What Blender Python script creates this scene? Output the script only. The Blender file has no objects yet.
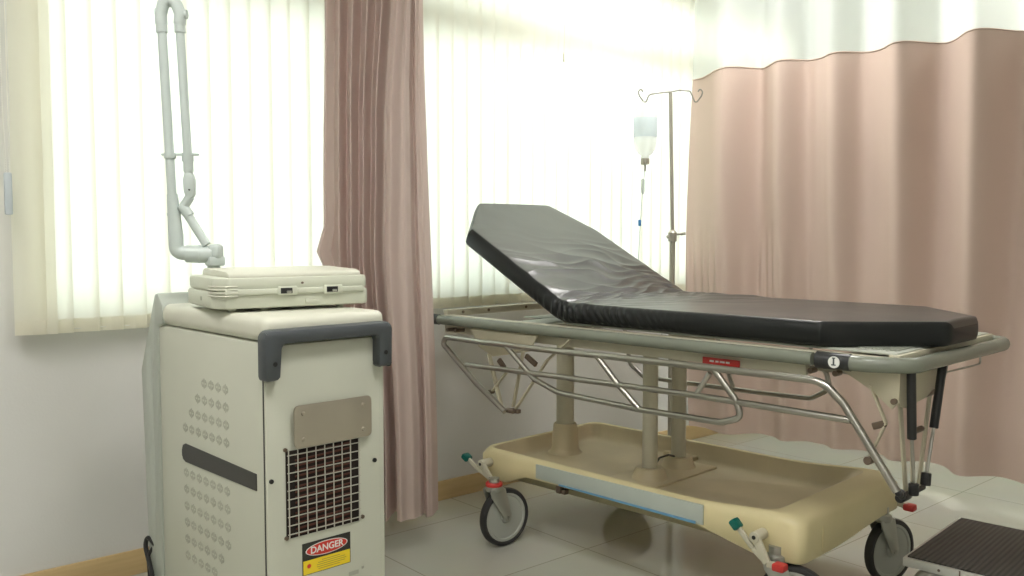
import bpy, bmesh, math, random
from mathutils import Vector, Matrix, noise
R = math.radians
PI = math.pi
C = bpy.context.scene.collection
sc = bpy.context.scene

# ---------------------------------------------------------------- camera, world, lights, exposure
CAM_H = 1.15
cam = bpy.data.cameras.new('camera')
cam.lens = 878.0 / 1024 * 36
cam.sensor_width = 36
cam.clip_start = 0.05
co = bpy.data.objects.new('camera', cam)
C.objects.link(co)
co.location = (0, 0, CAM_H)
co.rotation_euler = (R(90) - math.atan(52 / 878), 0, R(49.2 - 90))
sc.camera = co

w = bpy.data.worlds.new('world')
sc.world = w
w.use_nodes = True
bg = w.node_tree.nodes['Background']
bg.inputs[0].default_value = (0.93, 0.97, 1.0, 1)
bg.inputs[1].default_value = 5.8

sc.view_settings.view_transform = 'Standard'
sc.view_settings.look = 'None'
sc.view_settings.exposure = 0.0
sc.view_settings.gamma = 1
sc.view_settings.use_curve_mapping = False
sc.cycles.use_denoising = True
sc.cycles.max_bounces = 12
sc.cycles.diffuse_bounces = 6
sc.cycles.transparent_max_bounces = 16
sc.cycles.sample_clamp_indirect = 6

FILL_LAMP_W = 29  # strength of the added ceiling fill panels


# ---------------------------------------------------------------- materials
def new_mat(name):
    m = bpy.data.materials.new(name)
    m.use_nodes = True
    nt = m.node_tree
    return m, nt, nt.nodes['Principled BSDF'], nt.nodes['Material Output']


def mat(name, col, rough=.5, metal=0, spec=.5, var=.06, vscale=6, bump=0, bscale=80, coat=0, **kw):
    """plain painted or moulded surface with a little procedural mottling"""
    m, nt, p, out = new_mat(name)
    p.inputs['Roughness'].default_value = rough
    p.inputs['Metallic'].default_value = metal
    p.inputs['Specular IOR Level'].default_value = spec
    p.inputs['Coat Weight'].default_value = coat
    tc = nt.nodes.new('ShaderNodeTexCoord')
    n = nt.nodes.new('ShaderNodeTexNoise')
    n.inputs['Scale'].default_value = vscale
    n.inputs['Detail'].default_value = 4
    nt.links.new(tc.outputs['Object'], n.inputs['Vector'])
    r = nt.nodes.new('ShaderNodeValToRGB')
    r.color_ramp.elements[0].position = .3
    r.color_ramp.elements[1].position = .7
    r.color_ramp.elements[0].color = [c * (1 - var) for c in col] + [1]
    r.color_ramp.elements[1].color = [min(1, c * (1 + var)) for c in col] + [1]
    nt.links.new(n.outputs['Fac'], r.inputs['Fac'])
    nt.links.new(r.outputs['Color'], p.inputs['Base Color'])
    if bump:
        n2 = nt.nodes.new('ShaderNodeTexNoise')
        n2.inputs['Scale'].default_value = bscale
        nt.links.new(tc.outputs['Object'], n2.inputs['Vector'])
        b = nt.nodes.new('ShaderNodeBump')
        b.inputs['Strength'].default_value = bump
        b.inputs['Distance'].default_value = .002
        nt.links.new(n2.outputs['Fac'], b.inputs['Height'])
        nt.links.new(b.outputs['Normal'], p.inputs['Normal'])
    return m


def cloth_mat(name, col, transl=.3, transp=0.0, weave=900, tcol=None):
    """thin cloth: diffuse + translucent (+ open mesh)"""
    m, nt, p, out = new_mat(name)
    nt.nodes.remove(p)
    d = nt.nodes.new('ShaderNodeBsdfDiffuse')
    t = nt.nodes.new('ShaderNodeBsdfTranslucent')
    mx = nt.nodes.new('ShaderNodeMixShader')
    tc = nt.nodes.new('ShaderNodeTexCoord')
    n = nt.nodes.new('ShaderNodeTexNoise')
    n.inputs['Scale'].default_value = weave
    n.inputs['Detail'].default_value = 2
    mp = nt.nodes.new('ShaderNodeMapping')
    mp.inputs['Scale'].default_value = (1, 1, .02)
    nt.links.new(tc.outputs['Object'], mp.inputs['Vector'])
    nt.links.new(mp.outputs['Vector'], n.inputs['Vector'])
    r = nt.nodes.new('ShaderNodeValToRGB')
    r.color_ramp.elements[0].color = [c * .98 for c in col] + [1]
    r.color_ramp.elements[1].color = [min(1, c * 1.02) for c in col] + [1]
    nt.links.new(n.outputs['Fac'], r.inputs['Fac'])
    nt.links.new(r.outputs['Color'], d.inputs['Color'])
    t.inputs['Color'].default_value = list(tcol or col) + [1]
    mx.inputs[0].default_value = transl
    nt.links.new(d.outputs[0], mx.inputs[1])
    nt.links.new(t.outputs[0], mx.inputs[2])
    last = mx
    if transp:
        tr = nt.nodes.new('ShaderNodeBsdfTransparent')
        m2 = nt.nodes.new('ShaderNodeMixShader')
        m2.inputs[0].default_value = transp
        nt.links.new(mx.outputs[0], m2.inputs[1])
        nt.links.new(tr.outputs[0], m2.inputs[2])
        last = m2
    nt.links.new(last.outputs[0], out.inputs['Surface'])
    return m


def pane_mat(name, tint=(.9, .95, .93)):
    m, nt, p, out = new_mat(name)
    nt.nodes.remove(p)
    tr = nt.nodes.new('ShaderNodeBsdfTransparent')
    tr.inputs[0].default_value = list(tint) + [1]
    g = nt.nodes.new('ShaderNodeBsdfGlossy')
    g.inputs['Roughness'].default_value = .03
    f = nt.nodes.new('ShaderNodeFresnel')
    mx = nt.nodes.new('ShaderNodeMixShader')
    nt.links.new(f.outputs[0], mx.inputs[0])
    nt.links.new(tr.outputs[0], mx.inputs[1])
    nt.links.new(g.outputs[0], mx.inputs[2])
    nt.links.new(mx.outputs[0], out.inputs['Surface'])
    return m


def floor_mat():
    m, nt, p, out = new_mat('floor tiles')
    tc = nt.nodes.new('ShaderNodeTexCoord')
    mp = nt.nodes.new('ShaderNodeMapping')
    mp.inputs['Location'].default_value = (.12, .18, 0)
    b = nt.nodes.new('ShaderNodeTexBrick')
    b.offset = 0
    b.inputs['Scale'].default_value = 1
    b.inputs['Brick Width'].default_value = .6
    b.inputs['Row Height'].default_value = .6
    b.inputs['Mortar Size'].default_value = .0022
    b.inputs['Color1'].default_value = (.50, .50, .43, 1)
    b.inputs['Color2'].default_value = (.53, .53, .455, 1)
    b.inputs['Mortar'].default_value = (.33, .32, .26, 1)
    nt.links.new(tc.outputs['Object'], mp.inputs['Vector'])
    nt.links.new(mp.outputs['Vector'], b.inputs['Vector'])
    n = nt.nodes.new('ShaderNodeTexNoise')
    n.inputs['Scale'].default_value = 3
    n.inputs['Detail'].default_value = 6
    nt.links.new(tc.outputs['Object'], n.inputs['Vector'])
    mx = nt.nodes.new('ShaderNodeMixRGB')
    mx.blend_type = 'MULTIPLY'
    mx.inputs[0].default_value = .15
    nt.links.new(b.outputs['Color'], mx.inputs[1])
    nt.links.new(n.outputs['Color'], mx.inputs[2])
    nt.links.new(mx.outputs[0], p.inputs['Base Color'])
    p.inputs['Roughness'].default_value = .09
    p.inputs['Specular IOR Level'].default_value = .9
    return m


def wood_mat():
    m, nt, p, out = new_mat('pale wood')
    tc = nt.nodes.new('ShaderNodeTexCoord')
    mp = nt.nodes.new('ShaderNodeMapping')
    mp.inputs['Scale'].default_value = (1.5, 1.5, 22)
    n = nt.nodes.new('ShaderNodeTexNoise')
    n.inputs['Scale'].default_value = 3
    n.inputs['Detail'].default_value = 6
    nt.links.new(tc.outputs['Object'], mp.inputs['Vector'])
    nt.links.new(mp.outputs['Vector'], n.inputs['Vector'])
    r = nt.nodes.new('ShaderNodeValToRGB')
    r.color_ramp.elements[0].color = (.46, .32, .15, 1)
    r.color_ramp.elements[1].color = (.62, .46, .24, 1)
    nt.links.new(n.outputs['Fac'], r.inputs['Fac'])
    nt.links.new(r.outputs['Color'], p.inputs['Base Color'])
    p.inputs['Roughness'].default_value = .4
    return m


def mat_ribbed(name, col):
    """black rubber with fine ribs"""
    m, nt, p, out = new_mat(name)
    tc = nt.nodes.new('ShaderNodeTexCoord')
    wv = nt.nodes.new('ShaderNodeTexWave')
    wv.bands_direction = 'Y'
    wv.inputs['Scale'].default_value = 22
    nt.links.new(tc.outputs['Object'], wv.inputs['Vector'])
    r = nt.nodes.new('ShaderNodeValToRGB')
    r.color_ramp.elements[0].color = [c * .5 for c in col] + [1]
    r.color_ramp.elements[1].color = [c * 1.4 for c in col] + [1]
    nt.links.new(wv.outputs['Fac'], r.inputs['Fac'])
    nt.links.new(r.outputs['Color'], p.inputs['Base Color'])
    b = nt.nodes.new('ShaderNodeBump')
    b.inputs['Strength'].default_value = .8
    b.inputs['Distance'].default_value = .002
    nt.links.new(wv.outputs['Fac'], b.inputs['Height'])
    nt.links.new(b.outputs['Normal'], p.inputs['Normal'])
    p.inputs['Roughness'].default_value = .55
    return m


def emit_mat(name, col, s):
    m, nt, p, out = new_mat(name)
    p.inputs['Base Color'].default_value = list(col) + [1]
    p.inputs['Emission Color'].default_value = list(col) + [1]
    p.inputs['Emission Strength'].default_value = s
    return m


M = dict(
    wall=mat('painted wall', (.63, .625, .60), .75, var=.03, vscale=2.5, bump=.15, bscale=120),
    wall_side=mat('painted side wall', (.70, .745, .70), .75, var=.03, vscale=2.5),
    ceil=mat('white ceiling', (.75, .75, .70), .8, var=.02),
    floor=floor_mat(), wood=wood_mat(),
    frame=mat('window frame paint', (.45, .47, .40), .5),
    pane=pane_mat('window pane'),
    slat=cloth_mat('blind slat cloth', (.86, .845, .745), .5, weave=400, tcol=(.895, .872, .77)),
    rail=mat('blind head rail', (.75, .75, .70), .4),
    plastic_blue=mat('grey blue plastic', (.48, .53, .56), .4),
    curtain=cloth_mat('dusty pink curtain', (.54, .425, .365), .03, tcol=(.62, .44, .38)),
    drape=cloth_mat('dusty pink drape', (.52, .425, .385), .30, tcol=(.84, .66, .64)),
    net=cloth_mat('white curtain mesh', (.88, .92, .90), .5, transp=.42),
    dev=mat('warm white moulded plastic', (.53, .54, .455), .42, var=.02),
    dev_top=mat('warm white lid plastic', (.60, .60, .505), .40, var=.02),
    console=mat('pale grey console plastic', (.40, .43, .385), .4, var=.02),
    dgrey=mat('dark slate plastic', (.060, .068, .074), .45, var=.05),
    stripe=mat('dark recess plastic', (.040, .040, .036), .5),
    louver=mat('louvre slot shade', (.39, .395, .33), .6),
    beige=mat('brushed beige metal', (.40, .36, .29), .38, metal=.55),
    mesh=mat('white coated wire', (.43, .41, .35), .4),
    black=mat('black plastic', (.012, .012, .012), .45),
    inside=mat('dark interior', (.012, .006, .004), .8),
    copper=mat('rusty fins', (.075, .017, .008), .55),
    case=mat('ivory case plastic', (.57, .59, .49), .42, var=.02),
    arm=mat('pale grey enamel tube', (.50, .56, .54), .35, var=.03),
    red=mat('red paint', (.55, .03, .02), .4),
    yellow=mat('warning yellow', (.80, .60, .02), .5),
    ink=mat('black ink', (.02, .02, .015), .5),
    faint=mat('faded print', (.42, .33, .04), .6),
    white=mat('white paint', (.75, .75, .72), .5),
    cream=mat('cream enamel', (.52, .49, .38), .4, var=.04),
    creamd=mat('aged cream enamel', (.46, .42, .31), .45, var=.08),
    railg=mat('grey green rail enamel', (.19, .205, .165), .27, var=.06),
    deck=mat('deck plate enamel', (.42, .44, .38), .45),
    steel=mat('brushed stainless tube', (.40, .385, .35), .28, metal=1, var=.05),
    bracket=mat('brown bracket steel', (.16, .12, .09), .4, metal=.5),
    base=mat('yellowed moulded cover', (.66, .575, .335), .42, var=.05, vscale=4),
    tray=mat('darker tan tray', (.56, .475, .31), .45, var=.08, vscale=5),  # inside of the base, toned darker and browner than its cover
    panel=mat('pale blue grey panel', (.42, .46, .42), .35, var=.05),
    blue=mat('blue edge strip', (.12, .28, .44), .4),
    green=mat('green rubber', (.0, .11, .085), .4),
    redp=mat('red rubber', (.50, .035, .03), .45),
    tire=mat('dark rubber tyre', (.025, .025, .025), .6),
    wheel=mat('grey wheel disc', (.36, .37, .33), .45),
    zinc=mat('zinc plated steel', (.42, .42, .38), .35, metal=.8, var=.08),
    alu=mat('aluminium trim', (.60, .60, .56), .35, metal=.6),
    ribbed=mat_ribbed('ribbed black mat', (.035, .032, .026)),
    pole=mat('painted steel pole', (.36, .34, .28), .35, metal=.4),
    chrome=mat('chromed wire', (.35, .34, .30), .25, metal=.9),
    hook=mat('dull steel wire', (.22, .21, .18), .5, metal=.2),
    joint=mat('black joint plastic', (.022, .023, .024), .4),
    vinyl_side=mat('black vinyl band', (.008, .009, .009), .42, spec=.35, var=.1),
    bottle=cloth_mat('frosted infusion bottle', (.86, .88, .88), .6, transp=.5, weave=30),
    liquid=cloth_mat('bottle print', (.70, .78, .84), .6, transp=.5, weave=30),
    tubing=cloth_mat('clear tubing', (.6, .65, .62), .4, transp=.4),
    capblue=mat('blue clamp', (.03, .18, .42), .4),
    fill_lamp=emit_mat('lamp diffuser', (1, .98, .945), FILL_LAMP_W),
)


def vinyl():
    m, nt, p, out = new_mat('black vinyl')
    p.inputs['Base Color'].default_value = (.014, .014, .012, 1)
    tc = nt.nodes.new('ShaderNodeTexCoord')
    n = nt.nodes.new('ShaderNodeTexNoise')
    n.inputs['Scale'].default_value = 7
    n.inputs['Detail'].default_value = 5
    nt.links.new(tc.outputs['Object'], n.inputs['Vector'])
    mr = nt.nodes.new('ShaderNodeMapRange')
    mr.inputs['To Min'].default_value = .30
    mr.inputs['To Max'].default_value = .40
    nt.links.new(n.outputs['Fac'], mr.inputs['Value'])
    nt.links.new(mr.outputs[0], p.inputs['Roughness'])
    p.inputs['Specular IOR Level'].default_value = .85
    return m


M['vinyl'] = vinyl()


# ---------------------------------------------------------------- helpers
def fillet(pts, r, n=6, closed=False):
    pts = [Vector(p) for p in pts]
    out = []
    N = len(pts)
    for i, p in enumerate(pts):
        if not closed and i in (0, N - 1):
            out.append(p)
            continue
        a = pts[(i - 1) % N] - p
        b = pts[(i + 1) % N] - p
        la, lb = a.length, b.length
        a, b = a.normalized(), b.normalized()
        ang = a.angle(b)
        if ang > PI - .02:
            out.append(p)
            continue
        rr = r[i] if isinstance(r, (list, tuple)) else r
        t = min(rr / math.tan(ang / 2), la * .49, lb * .49)
        p0, p2 = p + a * t, p + b * t
        for k in range(n + 1):
            u = k / n
            out.append(p0 * (1 - u) ** 2 + p * 2 * u * (1 - u) + p2 * u * u)
    return out


class MB:
    def __init__(s):
        s.bm = bmesh.new()

    def _add(s, t, mtx=None):
        if mtx is not None:
            bmesh.ops.transform(t, matrix=mtx, verts=t.verts)
        me = bpy.data.meshes.new('tmp')
        t.to_mesh(me)
        t.free()
        s.bm.from_mesh(me)
        bpy.data.meshes.remove(me)
        return s

    def box(s, c, size, bev=0, rot=None, seg=2):
        t = bmesh.new()
        bmesh.ops.create_cube(t, size=1)
        bmesh.ops.scale(t, vec=size, verts=t.verts)
        if bev:
            bmesh.ops.bevel(t, geom=t.edges[:], offset=bev, segments=seg, profile=.5, affect='EDGES')
        m = Matrix.Translation(c)
        if rot is not None:
            m = m @ (rot if isinstance(rot, Matrix) else Matrix.Rotation(rot, 4, 'Z'))
        return s._add(t, m)

    def bar(s, p0, p1, wx, wy, bev=0, up=(0, 0, 1)):
        """rectangular strap from p0 to p1; wx across, wy along 'up'"""
        p0, p1 = Vector(p0), Vector(p1)
        d = p1 - p0
        L = d.length
        d.normalize()
        u = Vector(up)
        x = d.cross(u)
        if x.length < 1e-4:
            x = d.cross(Vector((0, 1, 0)))
        x.normalize()
        y = x.cross(d)
        m = Matrix((x, y, d)).transposed().to_4x4()
        m.translation = (p0 + p1) / 2
        t = bmesh.new()
        bmesh.ops.create_cube(t, size=1)
        bmesh.ops.scale(t, vec=(wx, wy, L), verts=t.verts)
        if bev:
            bmesh.ops.bevel(t, geom=t.edges[:], offset=bev, segments=2, profile=.5, affect='EDGES')
        return s._add(t, m)

    def cyl(s, p0, p1, r, r2=None, n=20, bev=0):
        p0, p1 = Vector(p0), Vector(p1)
        d = p1 - p0
        t = bmesh.new()
        bmesh.ops.create_cone(t, cap_ends=True, segments=n, radius1=r, radius2=r if r2 is None else r2, depth=d.length)
        if bev:
            es = [e for e in t.edges if len(e.link_faces) == 2 and e.calc_face_angle(0) > .8]
            bmesh.ops.bevel(t, geom=es, offset=bev, segments=2, profile=.5, affect='EDGES')
        q = Vector((0, 0, 1)).rotation_difference(d.normalized())
        return s._add(t, Matrix.Translation((p0 + p1) / 2) @ q.to_matrix().to_4x4())

    def tube(s, pts, r, closed=False, n=10, rz=None):
        """round or oval tube along a polyline; rz = half height along z"""
        pts = [Vector(p) for p in pts]
        N = len(pts)
        rings = []
        up = None
        for i, p in enumerate(pts):
            if closed:
                d = (pts[(i + 1) % N] - pts[i - 1]).normalized()
            else:
                d = (pts[min(i + 1, N - 1)] - pts[max(i - 1, 0)]).normalized()
            if rz:
                u = Vector((0, 0, 1))
            elif up is None:
                u = Vector((0, 0, 1)) if abs(d.z) < .9 else Vector((1, 0, 0))
            else:
                u = up
            x = d.cross(u).normalized()
            y = x.cross(d).normalized()
            up = y
            ring = []
            for k in range(n):
                a = 2 * PI * k / n
                ring.append(s.bm.verts.new(p + x * math.cos(a) * r + y * math.sin(a) * (rz or r)))
            rings.append(ring)
        M_ = N if closed else N - 1
        for i in range(M_):
            A, B = rings[i], rings[(i + 1) % N]
            for k in range(n):
                s.bm.faces.new((A[k], A[(k + 1) % n], B[(k + 1) % n], B[k]))
        if not closed:
            s.bm.faces.new(rings[0][::-1])
            s.bm.faces.new(rings[-1])
        return s

    def prism(s, poly, o, ex, ey, ez, t, bev=0):
        """polygon in the ex,ey plane at o, thickness t along ez (centred)"""
        o, ex, ey, ez = Vector(o), Vector(ex), Vector(ey), Vector(ez)
        b = bmesh.new()
        lo = [b.verts.new(o + ex * u + ey * v - ez * t / 2) for u, v in poly]
        hi = [b.verts.new(o + ex * u + ey * v + ez * t / 2) for u, v in poly]
        n = len(poly)
        b.faces.new(lo[::-1])
        b.faces.new(hi)
        for i in range(n):
            b.faces.new((lo[i], lo[(i + 1) % n], hi[(i + 1) % n], hi[i]))
        bmesh.ops.recalc_face_normals(b, faces=b.faces)
        if bev:
            es = [e for e in b.edges if e.calc_face_angle(0) > .5]
            bmesh.ops.bevel(b, geom=es, offset=bev, segments=2, profile=.5, affect='EDGES')
        return s._add(b)

    def lathe(s, prof, o, axis=(0, 0, 1), n=24):
        """prof: (radius, distance along axis)"""
        b = bmesh.new()
        rings = []
        for r, h in prof:
            rings.append([b.verts.new((r * math.cos(2 * PI * k / n), r * math.sin(2 * PI * k / n), h)) for k in range(n)])
        for i in range(len(rings) - 1):
            for k in range(n):
                b.faces.new((rings[i][k], rings[i][(k + 1) % n], rings[i + 1][(k + 1) % n], rings[i + 1][k]))
        loop = (prof[0] == prof[-1])
        if prof[0][0] > 1e-5 and not loop:
            b.faces.new(rings[0][::-1])
        if prof[-1][0] > 1e-5 and not loop:
            b.faces.new(rings[-1])
        bmesh.ops.remove_doubles(b, verts=b.verts, dist=1e-6)
        q = Vector((0, 0, 1)).rotation_difference(Vector(axis).normalized())
        return s._add(b, Matrix.Translation(o) @ q.to_matrix().to_4x4())

    def grid(s, f, nu, nv, closed_u=False):
        vs = [[s.bm.verts.new(f(i / (nu if closed_u else nu - 1), j / (nv - 1))) for j in range(nv)] for i in range(nu)]
        for i in range(nu if closed_u else nu - 1):
            for j in range(nv - 1):
                i2 = (i + 1) % nu
                s.bm.faces.new((vs[i][j], vs[i2][j], vs[i2][j + 1], vs[i][j + 1]))
        return vs

    def split(s, name, m, parent):
        """every loose piece becomes a part of its own"""
        s.bm.verts.ensure_lookup_table()
        seen = set()
        comps = []
        for v in s.bm.verts:
            if v in seen:
                continue
            st, comp = [v], []
            seen.add(v)
            while st:
                a = st.pop()
                comp.append(a)
                for e in a.link_edges:
                    o = e.other_vert(a)
                    if o not in seen:
                        seen.add(o)
                        st.append(o)
            comps.append(comp)
        out = []
        for comp in comps:
            mb = MB()
            mp = {v: mb.bm.verts.new(v.co) for v in comp}
            for f in {f for v in comp for f in v.link_faces}:
                mb.bm.faces.new([mp[v] for v in f.verts])
            out.append(mb.done(name, m, parent))
        s.bm.free()
        return out

    def done(s, name, m, parent=None, ang=35, recalc=True):
        bm = s.bm
        if recalc:
            bmesh.ops.recalc_face_normals(bm, faces=bm.faces)
        for f in bm.faces:
            f.smooth = True
        for e in bm.edges:
            e.smooth = e.calc_face_angle(0) < R(ang)
        me = bpy.data.meshes.new(name)
        bm.to_mesh(me)
        bm.free()
        me.materials.append(M[m] if isinstance(m, str) else m)
        o = bpy.data.objects.new(name, me)
        C.objects.link(o)
        if parent:
            o.parent = parent
        return o


def tag(o, label=None, cat=None, group=None, kind=None):
    if label:
        o['label'] = label
    if cat:
        o['category'] = cat
    if group:
        o['group'] = group
    if kind:
        o['kind'] = kind
    return o


def thing(name, label, cat, loc=(0, 0, 0), rz=0, group=None):
    o = bpy.data.objects.new(name, None)
    C.objects.link(o)
    o.location = loc
    o.rotation_euler = (0, 0, rz)
    return tag(o, label, cat, group)


def struct(mb, name, m):
    return tag(mb.done(name, m), kind='structure')


def smooth(a, b, x):
    t = max(0, min(1, (x - a) / (b - a)))
    return t * t * (3 - 2 * t)


def text_mesh(name, body, size, m, parent, mtx, ext=.0004):
    cu = bpy.data.curves.new(name, 'FONT')
    cu.body = body
    cu.size = size
    cu.extrude = ext
    cu.align_x = 'CENTER'
    cu.align_y = 'CENTER'
    cu.offset = size * .02
    t = bpy.data.objects.new(name, cu)
    C.objects.link(t)
    bpy.context.view_layer.update()
    me = bpy.data.meshes.new_from_object(t.evaluated_get(bpy.context.evaluated_depsgraph_get()))
    bpy.data.objects.remove(t)
    me.materials.clear()
    me.materials.append(M[m])
    o = bpy.data.objects.new(name, me)
    C.objects.link(o)
    o.parent = parent
    o.matrix_local = mtx
    return o


# ================================================================ the room
WY = 3.06                     # window wall
X0, X1, Y0, Z1 = -1.7, 5.02, -2.2, 2.76
OX0, OX1, OZ0, OZ1 = .625, 4.93, .868, 2.40     # window opening

struct(MB().box(((X0 + X1) / 2, (Y0 + WY) / 2 + .1, -.05), (X1 - X0 + .5, WY - Y0 + .5, .1)), 'floor', 'floor')
struct(MB().box(((X0 + X1) / 2, (Y0 + WY) / 2 + .1, Z1 + .05), (X1 - X0 + .5, WY - Y0 + .5, .1)), 'ceiling', 'ceil')
T = .18
b = MB()
ym = WY + T / 2
b.box(((X0 + OX0) / 2, ym, Z1 / 2), (OX0 - X0, T, Z1))
b.box(((X1 + .18 + OX1) / 2, ym, Z1 / 2), (X1 + .18 - OX1, T, Z1))
b.box(((OX0 + OX1) / 2, ym, OZ0 / 2), (OX1 - OX0, T, OZ0))
b.box(((OX0 + OX1) / 2, ym, (OZ1 + Z1) / 2), (OX1 - OX0, T, Z1 - OZ1))
struct(b, 'wall_back', 'wall')
struct(MB().box((X1 + .09, (Y0 + WY) / 2, Z1 / 2), (.18, WY - Y0, Z1)), 'wall_right', 'wall_side')
struct(MB().box((X0 - .09, (Y0 + WY) / 2, Z1 / 2), (.18, WY - Y0, Z1)), 'wall_left', 'wall')
struct(MB().box(((X0 + X1) / 2, Y0 - .09, Z1 / 2), (X1 - X0 + .36, .18, Z1)), 'wall_front', 'wall')
struct(MB().box(((X0 + X1) / 2, WY - .006, .0425), (X1 - X0, .012, .085), .003), 'baseboard_back', 'wood')
struct(MB().box((X1 - .006, (Y0 + WY - .012) / 2, .0425), (.012, WY - Y0 - .012, .085), .003), 'baseboard_right', 'wood')

win = bpy.data.objects.new('window_1', None)
C.objects.link(win)
win.location = (0, WY + .07, 0)
tag(win, kind='structure')
b = MB()
fw = .05
b.box(((OX0 + OX1) / 2, 0, OZ0 + fw / 2), (OX1 - OX0, .06, fw), .003)
b.box(((OX0 + OX1) / 2, 0, OZ1 - fw / 2), (OX1 - OX0, .06, fw), .003)
b.box(((OX0 + OX1) / 2, 0, 2.065), (OX1 - OX0 - .09, .06, .13), .003)
for x in (OX0 + fw / 2, 1.93, OX1 - fw / 2):
    b.box((x, .001, (OZ0 + OZ1) / 2), (fw, .056, OZ1 - OZ0 - .09), .003)
b.done('window_frame', 'frame', win)
b = MB()
b.box(((OX0 + OX1) / 2, 0, (OZ0 + OZ1) / 2), (OX1 - OX0 - .06, .006, OZ1 - OZ0 - .06))
b.done('window_glass', 'pane', win)

# unseen fill panels added overhead to brighten room, net and curtain folds
for i, (x, y) in enumerate(((-.1, 1.7), (3.1, 2.25), (1.2, .7), (-.7, -1.0), (4.45, 1.2))):
    t = thing('fill_light', 'unseen square fill panel added in the ceiling, in a white frame', 'fill light', (x, y, Z1 - .03), group='added fill panels in the ceiling')
    bb = MB()
    for s in (-1, 1):
        bb.box((s * .295, 0, .008), (.03, .62, .045), .003)
        bb.box((0, s * .295, .008), (.56, .03, .045), .003)
    bb.done('frame', 'white', t)
    MB().box((0, 0, .012), (.56, .56, .02)).done('diffuser', 'fill_lamp', t)

# ================================================================ vertical blinds
rng = random.Random(4)


def blind(name, label, x0, x1, zb, zt, y, chain=False):
    t = thing(name, label, 'blind', (x0, y, zt), group=None)
    L = x1 - x0
    MB().box((L / 2, 0, .02), (L, .045, .035), .005).done('headrail', 'rail', t)
    H = zt - zb
    pitch = .0755
    n = int(L / pitch)
    b = MB()
    for i in [*range(n)] + ([.4] if x0 < 1 else []):
        cx = (i + .5) * pitch
        ang = R((15 if i == int(i) else 24) + rng.uniform(-2.2, 2.2))
        tw = rng.uniform(-1.5, 1.5)
        sw = rng.uniform(-.003, .003)

        def f(u, v, cx=cx, ang=ang, tw=tw, sw=sw):
            a = ang + R(tw) * v
            q = (u - .5) * .089
            bow = .004 * (1 - (2 * u - 1) ** 2)
            return Vector((cx + q * math.cos(a) + bow * math.sin(a) + sw * v,
                           -q * math.sin(a) * 1.0 - bow * math.cos(a), -v * H))
        b.grid(f, 5, 8)
    b.done('slats', 'slat', t, recalc=False)
    b = MB()      # weighted pockets at the foot of every slat
    for i in range(n):
        cx = (i + .5) * pitch
        b.box((cx, -.001, -H + .022), (.082, .005, .044), .002, rot=-R(15))
    b.done('slat_weights', 'slat', t)
    b = MB()
    b.tube([(.03, .0, -H + .012), (L / 2, 0, -H + .010), (L - .03, 0, -H + .012)], .0015, n=6)
    b.done('linking_chain', 'rail', t)
    return t


BZ = .846
bl = blind('vertical_blind', 'cream vertical blind hanging over the window, left of the gathered pink curtain', .60, 1.93, BZ, 2.42, 3.0)
br = blind('vertical_blind', 'cream vertical blind hanging over the window between gathered curtain and privacy curtain', 1.95, 4.95, BZ, 2.42, 3.0)
# beaded pull chain of the left blind with its plastic weight
b = MB()
for dx in (-.008, .010):
    for k in range(150):
        z = -k * .0073
        b.lathe([(0, -.0024), (.0017, -.0017), (.0024, 0), (.0017, .0017), (0, .0024)], (-.023 + dx * (1 - .6 * smooth(120, 150, k)), -.05, z), n=6)
b.tube([(-.031, -.05, 0), (-.031, -.05, -1.08)], .0008, n=5)
b.tube([(-.013, -.05, 0), (-.016, -.05, -1.08)], .0008, n=5)
b.tube([(-.023, -.052, .02), (-.023, -.01, .02)], .012, n=8)
b.tube([(-.023, -.01, .02), (.01, 0, .02)], .008, n=8)
chain = b.done('pull_chain', 'rail', bl)
b = MB().box((-.023, -.05, -1.145), (.022, .012, .125), .005)
b.cyl((-.023, -.058, -1.10), (-.023, -.055, -1.10), .003, n=10)
b.done('chain_weight', 'plastic_blue', chain)
# short white cord of the right blind
b = MB()
b.tube([(.93, -.03, 0), (.935, -.035, -.2), (.93, -.033, -.42)], .0015, n=6)
b.lathe([(.001, 0), (.006, -.01), (.005, -.04), (0, -.045)], (.93, -.033, -.42), n=10)
b.done('tilt_cord', 'slat', br)

# ================================================================ gathered pink curtain in front of the window
cz_top = 2.70
t0 = thing('curtain', 'dusty pink curtain gathered in a narrow bundle behind the laser cart', 'curtain', (1.70, 2.66, 0))
P0 = Vector((1.545, 2.777, 0)) - Vector((1.70, 2.66, 0))
dirr = Vector((.757, -.653, 0))
nrm = Vector((-.653, -.757, 0))     # toward the camera


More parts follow.
